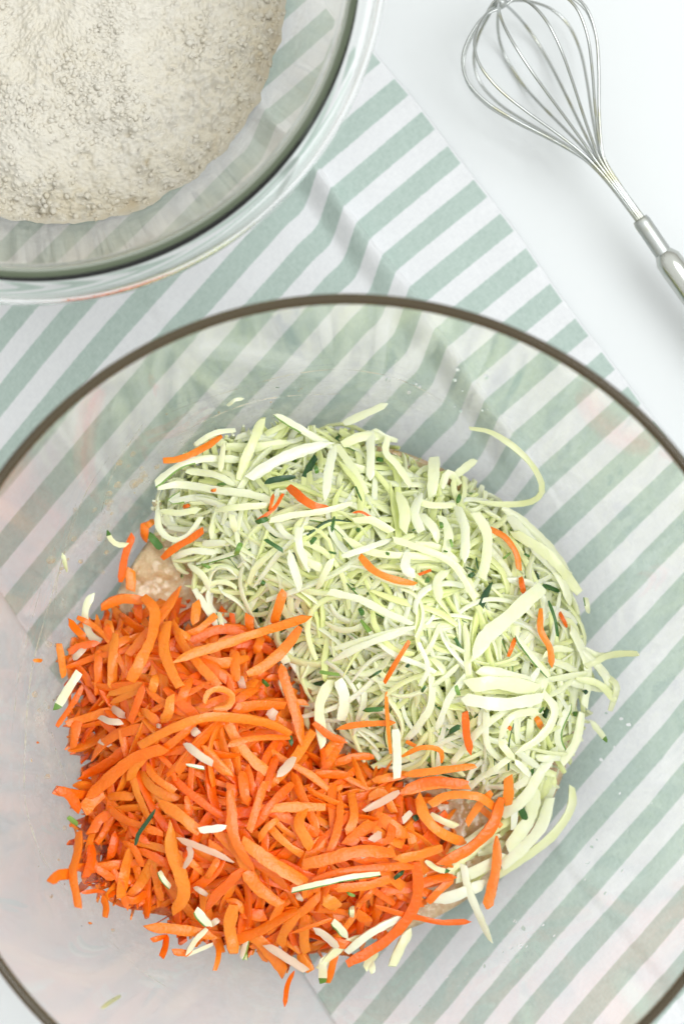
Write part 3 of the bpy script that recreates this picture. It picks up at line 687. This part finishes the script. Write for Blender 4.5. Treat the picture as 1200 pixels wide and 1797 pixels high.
trace(400, 1350, 2.4, [
 ('c', [(730,100),(850,60),(1010,65)], 55, up_), ('c', [(800,110),(830,200),(900,270),(1000,310)], 50, dict(lift=.008)), ('c', [(850,150),(930,110),(1050,115),(1120,160)], 40, dict(lift=.012)), ('c', [(1110,95),(1050,160),(1005,230)], 35, dict(lift=.010)),
 ('c', [(1150,120),(1110,240),(1020,330),(890,400)], 55, dict(lift=.012, label='long sweeping carrot strip at the right tip of the orange heap')), ('c', [(1130,280),(1130,400),(1090,590)], 50, dict(lift=.008, label='pointed carrot strip hanging down onto the bare glass at lower right')), ('c', [(620,575),(700,600),(800,625),(900,645),(1020,640)], 28, dict(lift=.010, label='thin carrot strip poking right at the bottom of the heap')),
 ('c', [(320,400),(450,370),(560,345),(700,355)], 55, up_), ('c', [(360,470),(480,430),(700,410),(780,410)], 35, up_), ('c', [(700,380),(800,360),(900,330)], 50, up_), ('c', [(790,390),(800,480),(790,560),(740,650),(640,740),(500,820)], 50, dict(lift=.011, label='very long curved carrot strip along the lower right of the heap')),
 ('c', [(440,500),(580,490),(680,460)], 45), ('c', [(640,520),(750,500),(850,470),(950,450)], 45), ('c', [(500,320),(560,260),(620,220)], 60), ('c', [(620,190),(700,250),(760,290)], 60), ('c', [(130,170),(250,160),(410,160)], 45), ('c', [(350,20),(450,20),(520,30)], 45),
 ('c', [(320,170),(300,230),(350,330)], 55), ('c', [(60,300),(150,370),(240,430),(330,480)], 60, up_), ('c', [(10,270),(60,370),(90,420)], 60), ('c', [(70,430),(130,500),(220,570)], 60, up_), ('c', [(300,600),(240,680),(220,740)], 50), ('c', [(270,690),(380,650),(440,630)], 20, up_),
 ('c', [(230,550),(200,620),(180,690)], 50), ('c', [(330,610),(320,700),(330,770)], 50), ('c', [(50,600),(160,620)], 60), ('c', [(60,660),(140,730),(200,800),(240,860)], 60), ('c', [(280,850),(250,910),(240,1000)], 24, dict(label='lone thin carrot tail hanging lowest from the orange heap')),
 ('c', [(460,750),(440,830),(420,900)], 35), ('c', [(400,540),(460,580)], 60, dict(tone=1)), ('c', [(540,600),(600,650)], 50), ('c', [(440,60),(440,160),(450,280)], 45), ('c', [(520,100),(530,200),(500,280)], 40), ('c', [(270,10),(320,130),(380,260)], 45), ('c', [(270,60),(180,150),(110,250)], 40),
 ('c', [(1180,30),(1180,90),(1180,150)], 45, up_), ('c', [(560,560),(620,500)], 30), ('c', [(700,520),(760,540),(820,580)], 50), ('c', [(590,120),(650,100),(700,180)], 40), ('c', [(160,50),(130,130),(90,260)], 40, up_), ('c', [(60,10),(70,100),(90,150)], 45), ('c', [(210,210),(160,250),(130,300)], 30),
 ('c', [(420,290),(380,340),(330,360)], 35), ('c', [(700,200),(670,300),(560,300)], 40), ('c', [(430,720),(520,740),(560,700)], 45), ('c', [(300,780),(350,850)], 50), ('c', [(840,560),(900,500),(950,450)], 40), ('c', [(610,50),(700,30),(760,20)], 40), ('c', [(1050,150),(1150,240)], 30),
 ('p', [(570,175),(640,140),(720,95)], 36, dict(lift=.013, tone=.9, label='pinkish white courgette stick on the right of the orange heap')), ('p', [(735,220),(770,180)], 30, up_), ('p', [(600,300),(645,270)], 36, up_), ('p', [(540,375),(600,345)], 30), ('p', [(360,670),(410,700),(460,750)], 40, up_), ('p', [(160,740),(240,790),(330,850)], 40, up_), ('p', [(290,525),(310,555)], 25),
 ('z', [(270,510),(400,480),(520,455),(640,440)], 28, dict(skin='edge', lift=.013, label='long slim green-edged courgette strip laid over the lower carrots')), ('z', [(830,385),(880,420),(930,430)], 25, dict(skin='tip1')), ('z', [(440,640),(470,670),(500,710)], 45, dict(skin='edge', lift=.011)),
 ('z', [(500,770),(600,690),(730,620)], 42, up_), ('z', [(400,790),(400,900)], 42, dict(skin='tip1')), ('z', [(850,190),(910,220),(960,240)], 36), ('z', [(990,400),(1010,500),(1060,620),(1110,730)], 40, dict(label='pale courgette strip trailing down the glass at lower right')), ('z', [(690,830),(730,740),(770,670)], 50), ('z', [(610,860),(600,790)], 35),
 ('z', [(60,800),(80,720)], 30, dict(skin='edge')), ('s', [(700,460),(740,430)], 20), ('s', [(905,470),(925,465)], 22), ('s', [(780,210),(800,200)], 28), ('s', [(500,520),(535,535)], 16, dict(tone=.9)),
 ('z', [(520,580),(520,620)], 26, dict(skin='edge'))])
F_ = (550, 900, 1.846)
trace(*F_, [
 ('c', [(150,140),(200,190),(260,215),(330,230)], 26, dict(lift=.008, label='single carrot strip lying on the centre of the courgette heap')), ('c', [(330,205),(380,185)], 11), ('c', [(555,45),(620,80),(655,130),(665,185)], 22, dict(lift=.007, label='curved carrot strip on the right shoulder of the courgette heap')),
 ('c', [(310,415),(270,480),(230,550)], 17, dict(lift=.008, label='small pointed carrot strip standing on the courgette above the carrots')), ('c', [(235,580),(240,680),(250,780)], 14, up_), ('c', [(75,700),(150,685),(265,680)], 22, up_), ('c', [(0,680),(50,720),(105,745)], 25, up_), ('c', [(490,645),(495,720),(510,780)], 28, dict(lift=.008, label='upright carrot strip on the lower right of the courgette heap')),
 ('c', [(735,310),(735,380),(765,440),(770,500)], 24, up_), ('c', [(795,320),(820,370)], 16), ('c', [(655,400),(630,465)], 18), ('c', [(285,790),(350,760),(410,770),(415,810)], 18, up_), ('c', [(290,850),(400,835),(525,820)], 28, up_), ('c', [(280,910),(370,870),(500,880)], 35, up_), ('c', [(670,210),(680,260)], 20), ('c', [(720,660),(740,700)], 22), ('c', [(630,692),(640,702)], 16, up_), ('c', [(300,740),(330,755)], 16),
 ('z', [(50,255),(150,280),(230,320),(320,360)], 30, up_), ('z', [(515,480),(560,400),(640,330),(740,240)], 55, dict(lift=.010, label='broadest courgette slab on the right of the pale heap')), ('z', [(500,560),(600,550),(720,570)], 55, up_), ('z', [(480,600),(600,620),(740,600)], 45, dict(lift=.011)), ('z', [(530,510),(600,520),(700,545)], 40, up_),
 ('s', [(760,285),(780,340),(790,400)], 12, up_), ('z', [(655,400),(700,460),(760,530)], 22, dict(skin='edge', lift=.009)), ('z', [(855,400),(880,450)], 16, dict(skin='edge')), ('z', [(880,275),(890,325)], 18, dict(skin='halfedge')), ('z', [(895,670),(950,740)], 24, dict(skin='tip1', label='stray courgette strip with green tip on the glass right of the heap')),
 ('z', [(1050,455),(960,460),(880,500)], 26, dict(label='thin courgette strip pointing farthest right on the glass')), ('z', [(960,640),(980,560),(930,520)], 26), ('z', [(860,260),(800,180),(740,120),(640,60)], 40, dict(lift=.006)), ('s', [(160,640),(225,635)], 16, up_), ('s', [(440,710),(475,690)], 18, up_), ('s', [(20,515),(85,525)], 12, dict(tone=.9, lift=.008)),
 ('z', [(740,470),(780,440),(840,445)], 22, up_), ('z', [(650,780),(740,720),(780,640),(740,580)], 32, up_), ('z', [(600,740),(640,660),(740,640)], 28, up_), ('z', [(650,800),(600,740)], 26, up_), ('z', [(650,800),(700,850)], 22, up_), ('z', [(640,790),(560,850)], 22, up_), ('z', [(345,560),(370,500),(340,420)], 16, up_), ('z', [(60,480),(160,430),(300,380)], 26, up_), ('z', [(70,440),(200,400),(330,370)], 20, up_),
 ('z', [(80,540),(100,600),(90,670)], 45), ('z', [(380,500),(380,620),(330,700)], 30), ('z', [(400,700),(440,600),(500,520)], 25), ('z', [(30,760),(20,620),(60,540)], 40), ('z', [(270,860),(270,760),(265,700)], 32, dict(lift=.010)), ('z', [(700,640),(700,560),(730,500)], 26, up_), ('z', [(560,640),(560,740),(600,800)], 26),
 ('s', [(160,330),(150,310)], 18, up_), ('s', [(220,510),(180,535)], 9, up_), ('s', [(300,500),(310,490)], 12, up_), ('s', [(350,580),(362,560)], 10, up_), ('s', [(460,560),(470,590)], 14, dict(tone=.8, lift=.01)), ('s', [(730,650),(745,630)], 8, up_), ('s', [(875,575),(885,585)], 16), ('s', [(620,630),(655,625)], 12), ('z', [(790,760),(740,830),(650,890)], 36), ('z', [(860,440),(940,520),(960,590)], 30), ('z', [(800,530),(880,560),(960,570)], 34), ('z', [(830,620),(790,720),(820,800)], 34, dict(skin='edge2')),
 ('z', [(100,80),(200,130),(420,150),(500,220),(520,290)], 26, dict(lift=.009)), ('z', [(330,100),(400,110),(470,160)], 24)])
trace(250, 680, 3, [
 ('z', [(280,300),(380,240),(490,225)], 30, dict(lift=.006, label='white courgette strip behind the leftmost carrot on the glass')), ('c', [(110,385),(200,375),(320,320),(420,255)], 44, dict(lift=.009, label='single carrot strip on the bare glass at upper left of the courgette')), ('c', [(770,520),(850,590),(920,630),(985,640)], 50, dict(lift=.009, label='bright carrot strip near the top of the courgette heap')),
 ('c', [(105,900),(180,840),(250,800),(320,750)], 40, dict(lift=.008)), ('c', [(740,560),(690,640),(600,705)], 20, up_), ('c', [(690,560),(670,650)], 20, up_), ('c', [(1105,660),(1150,655),(1200,680)], 14, up_), ('c', [(15,740),(60,700)], 40), ('c', [(360,545),(390,538)], 18, up_), ('c', [(215,630),(250,620)], 24),
 ('z', [(635,160),(590,270),(540,380),(510,490)], 62, dict(lift=.007)), ('z', [(700,140),(800,200),(900,260),(1010,320)], 46, dict(skin='halfedge', lift=.007)), ('z', [(70,510),(200,410),(340,375),(520,380)], 50, dict(skin='halfedge', lift=.006, label='long courgette strip with green edge pointing left from the heap')), ('z', [(80,530),(200,510),(400,540),(560,560),(690,600)], 50, dict(lift=.008)),
 ('z', [(230,440),(380,460),(500,520)], 45), ('z', [(560,480),(700,390),(850,330),(1000,290)], 70, dict(lift=.009, label='broad pale courgette slab at the top of the heap')), ('z', [(440,310),(580,315),(780,290)], 60), ('z', [(430,290),(410,440)], 35, up_), ('z', [(380,650),(500,630),(660,620)], 42, up_),
 ('z', [(80,640),(90,740),(160,800),(240,780),(310,680)], 40, dict(lift=.007, label='courgette strip curled into a loop at the left of the heap')), ('z', [(90,650),(200,660),(310,640)], 35, up_), ('s', [(645,500),(720,480),(805,470)], 32, dict(lift=.010, tone=0, label='thick dark green skin sliver near the top of the courgette')), ('s', [(35,770),(100,850)], 45, dict(tone=.5)), ('s', [(490,885),(518,820)], 30, dict(tone=.8, lift=.008)), ('s', [(645,800),(740,860)], 22, dict(lift=.008)), ('s', [(600,710),(660,690)], 28, up_),
 ('z', [(670,700),(800,670),(950,650),(1100,610)], 35, up_), ('z', [(960,600),(980,440),(1010,310)], 52, dict(lift=.011)), ('z', [(1020,300),(1100,420),(1180,560)], 50), ('z', [(1040,390),(1180,440)], 50), ('z', [(240,930),(320,990),(350,1060)], 45), ('z', [(770,860),(800,960),(830,1060)], 50, up_), ('z', [(820,740),(830,850),(880,960)], 45, up_), ('z', [(450,95),(490,65),(535,60)], 20, dict(lift=.001, label='small curved courgette scrap stuck alone high on the glass')), ('z', [(650,245),(760,190)], 35),
 ('z', [(470,670),(490,760)], 40, up_), ('z', [(320,820),(480,815)], 45), ('z', [(200,560),(150,600),(280,580),(400,590)], 40, dict(skin='halfedge')), ('s', [(700,0),(720,1)], 3), ('s', [(910,410),(920,450)], 22, up_), ('s', [(1010,680),(995,760)], 20, up_), ('s', [(885,820),(910,790)], 26, up_), ('s', [(630,1040),(640,1020)], 26), ('s', [(395,510),(450,505)], 14), ('s', [(1120,520),(1150,590)], 10, up_), ('s', [(980,865),(1020,875)], 12, up_), ('s', [(310,930),(360,950)], 18, dict(tone=.8)),
 ('z', [(700,690),(740,760),(800,800)], 34), ('z', [(1000,900),(960,980),(920,1060)], 40, up_), ('z', [(840,900),(900,930),(960,960)], 55, up_), ('z', [(160,900),(260,860),(400,870)], 45)])
trace(600, 700, 3, [
 ('z', [(10,130),(120,80),(240,25)], 46, dict(lift=.007, label='courgette strip sticking up past the top of the heap')), ('z', [(670,155),(780,175),(900,250),(1000,350),(1050,450),(1040,510),(980,545),(850,555),(700,540)], 36, dict(lift=.004, label='long hooked courgette strip looping out onto the glass at upper right')),
 ('z', [(485,310),(480,420),(470,520)], 72, dict(lift=.007)), ('z', [(600,400),(650,360),(705,320)], 50), ('z', [(150,170),(150,300),(150,430)], 55), ('z', [(165,160),(230,200),(290,220)], 30), ('z', [(0,240),(100,200),(220,200)], 60), ('z', [(240,200),(230,280),(290,350),(360,460)], 50, up_), ('z', [(620,450),(560,390),(520,470)], 50),
 ('z', [(700,600),(760,700),(760,820),(735,950)], 66, dict(lift=.012)), ('z', [(610,570),(650,700),(640,860)], 60, dict(lift=.011)), ('z', [(270,740),(420,790),(560,850),(640,950),(700,1060)], 42, dict(lift=.013, label='long white courgette strip arching over the peak of the heap')), ('z', [(0,830),(120,790),(260,740)], 35, up_), ('s', [(605,550),(620,505)], 26, dict(tone=.5)), ('s', [(705,835),(715,900)], 9, dict(lift=.014)), ('s', [(650,885),(700,905)], 9, dict(lift=.014)), ('s', [(665,935),(695,920)], 26, dict(lift=.013)),
 ('z', [(880,620),(1000,760),(1100,870),(1200,930)], 70, dict(lift=.005)), ('z', [(390,540),(480,560),(600,560)], 40, up_), ('z', [(300,500),(330,600),(320,700)], 70, up_), ('z', [(400,600),(480,680),(500,760)], 55, up_), ('z', [(60,640),(160,640),(260,700)], 50), ('z', [(520,620),(560,720),(540,830)], 60, up_), ('z', [(420,500),(380,600),(420,700)], 60, up_), ('z', [(560,900),(500,960),(520,1060)], 60, up_), ('z', [(350,800),(330,880),(380,940)], 60, up_),
 ('s', [(75,690),(95,690)], 24, up_), ('s', [(230,812),(250,818)], 18, dict(lift=.012)), ('s', [(370,695),(385,685)], 10, up_), ('s', [(535,800),(555,805)], 10, up_), ('s', [(445,965),(455,940)], 24, up_), ('s', [(75,470),(105,540)], 9, up_), ('s', [(520,650),(525,680)], 22, dict(tone=.7, lift=.012)), ('s', [(570,740),(580,780)], 16, dict(tone=.9, lift=.012)), ('s', [(650,760),(655,775)], 12, up_), ('s', [(960,815),(985,830)], 14), ('s', [(850,840),(885,810)], 14, dict(tone=.8)), ('s', [(45,1000),(70,1000)], 14), ('s', [(130,1020),(140,1030)], 14), ('s', [(180,315),(215,322)], 26)])
trace(0, 850, 3.267, [
 ('c', [(765,290),(720,400),(692,560)], 52, dict(lift=.006, label='upright carrot strip standing in the batter at the left')), ('c', [(745,480),(752,610)], 70, dict(lift=.004)), ('c', [(580,705),(700,655),(830,665)], 66, dict(lift=.008)), ('c', [(620,780),(640,880)], 60), ('c', [(790,680),(800,790)], 60, dict(lift=.003)), ('c', [(830,220),(830,320)], 60, dict(lift=.003)),
 ('z', [(615,262),(640,320),(690,350),(740,340)], 32, dict(skin='tip0', label='small courgette hook with green tip on the left glass')), ('z', [(362,395),(385,500)], 28, dict(lift=.001, label='short courgette scrap stuck alone on the left glass wall')), ('c', [(213,1480),(222,1482)], 16, dict(lift=.001, label='tiniest carrot speck on the left glass wall'))])
# strands lying against the glass on the right, below the heap
trace(0, 0, 1, [
 ('z', [(1003,1380),(1000,1420),(965,1470),(900,1518),(868,1540)], 20, dict(lift=.001, label='courgette strip curving along the glass at lower right')), ('z', [(940,1380),(925,1440),(890,1490)], 30), ('z', [(965,1400),(950,1450),(915,1490),(880,1520)], 24), ('z', [(905,1400),(900,1455)], 14, dict(lift=.005)),
 ('z', [(760,1580),(800,1570),(850,1550)], 24), ('z', [(800,1540),(830,1530),(890,1500)], 26), ('z', [(880,1430),(920,1400),(950,1350)], 24), ('s', [(912,1415),(922,1440)], 14), ('z', [(560,1700),(600,1660),(650,1640)], 18), ('z', [(640,1700),(660,1670)], 16),
 ('z', [(990,1000),(960,960),(920,920),(880,890)], 22), ('z', [(1000,1060),(985,1020),(960,980)], 18), ('z', [(1080,1230),(1050,1200),(1010,1190)], 16), ('z', [(1010,1130),(1050,1150),(1110,1145)], 12), ('z', [(1000,1100),(1030,1170),(1025,1240)], 18), ('z', [(985,1340),(1010,1300),(1020,1250)], 18), ('z', [(940,1330),(990,1330)], 14)])

for i in range(46):
    a0 = math.radians(random.uniform(-42, 62)); da = random.uniform(.12, .32); R0 = random.uniform(340, 418); dr = random.uniform(-26, 16)
    pts = [(592+(R0+dr*t/4)*math.cos(a0-da/2+da*t/4), 1215+(R0+dr*t/4)*math.sin(a0-da/2+da*t/4)) for t in range(5)]
    wp = random.uniform(10, 20); lf = random.uniform(-.004, .004)
    auto_label(put('courgette_strip', strand(pts, wp, lf, thick=.5, skin='edge' if random.random() < .06 else None), 'zuc', None, 'courgette strip', GZ), pts, wp, 'z', 'courgette strip', 0); cnt['z'] += 1
# random strips filling the heaps; the traced ones above lie on top
def fill(heap, poly, n_top, n_fill):
    xs = [p[0] for p in poly]; ys = [p[1] for p in poly]
    AV, AF, AM, AT = [], [], [], []
    made = 0; total = n_top+n_fill
    while made < total:
        x, y = random.uniform(min(xs)-10, max(xs)+10), random.uniform(min(ys)-10, max(ys)+10)
        s = sdf(x, y, poly)
        if s < 8: continue
        top = made < n_top
        if heap == 'c': L = random.uniform(85, 190); wp = random.uniform(10, 20)
        else: L = random.uniform(90, 220); wp = random.uniform(6.5, 14)
        if s < 45: L *= .7
        a = random.uniform(0, math.pi)
        bend = random.uniform(-.8, .8) if heap == 'c' else random.uniform(-2.2, 2.2)
        wig, ph = (random.uniform(0, .25) if heap == 'c' else random.uniform(0, .5)), random.random()*6
        pts = []; px, py = x, y; px -= math.cos(a)*L/2; py -= math.sin(a)*L/2
        for i in range(6): 
            t = i/5; aa = a+bend*(t-.5)+wig*math.sin(t*5+ph); pts.append((px, py)); px += math.cos(aa)*L/5; py += math.sin(aa)*L/5
        if sdf(*pts[0], poly) < -22 or sdf(*pts[-1], poly) < -22: continue
        if heap == 'z' and min(sdf(*q, CPOLY) for q in (pts[0], pts[3], pts[-1])) > 10: continue
        # leave the batter showing at its two open patches
        if ((x-235)**2+(y-1010)**2 < 75**2) or ((x-840)**2/2.2+(y-1440)**2 < 48**2): 
            if random.random() < .85: continue
        lift = random.uniform(.000, .0042) if top else random.uniform(-.016, .0018)
        sk = None
        if heap == 'z': sk = random.choices([None, 'edge', 'edge2', 'tip0', 'halfedge', 'tip1'], [90, 3, 2, 2, 2, 1])[0]
        D = strand(pts, wp, lift+lump(x, y), arch=random.uniform(-.001, .003), roll=random.uniform(-.8, .8), twist=random.uniform(-1.2, 1.2),
                   taper=(random.uniform(.04, .3), random.uniform(.04, .3)), skin=sk, thick=random.uniform(.25, .5) if heap == 'c' else random.uniform(.45, .75), follow=.75, seg=None if top else 9)
        made += 1
        if top:
            cnt[heap] += 1
            if heap == 'c': auto_label(put('carrot_strip', D, 'carrot', None, 'carrot strip', GC), pts, wp, 'c', 'carrot strip', 0)
            else: auto_label(put('courgette_strip', D, 'zuc', None, 'courgette strip', GZ), pts, wp, 'z', 'courgette strip', 0)
        else:
            n0 = len(AV); AV += D[0]; AF += [tuple(n0+i for i in f) for f in D[1]]; AM += D[2]; AT += [random.random()]*len(D[0])
    if heap == 'c': o = mk('grated_carrot', AV, AF, [M['carrot'], M['skin']], mi=AM, tone=AT, sharp=True); tag(o, 'loose grated carrot packed beneath the top strips of the orange heap', 'grated carrot', kind='stuff')
    else: o = mk('grated_courgette', AV, AF, [M['zuc'], M['skin']], mi=AM, tone=AT, sharp=True); tag(o, 'loose grated courgette packed beneath the top strips of the pale heap', 'grated courgette', kind='stuff')
c0, z0_ = cnt['c'], cnt['z']
fill('z', ZPOLY, max(0, 300-z0_), 2000)
fill('c', CPOLY, max(0, 300-c0), 1100)
finish_labels()
print('counts', c0, z0_, cnt)
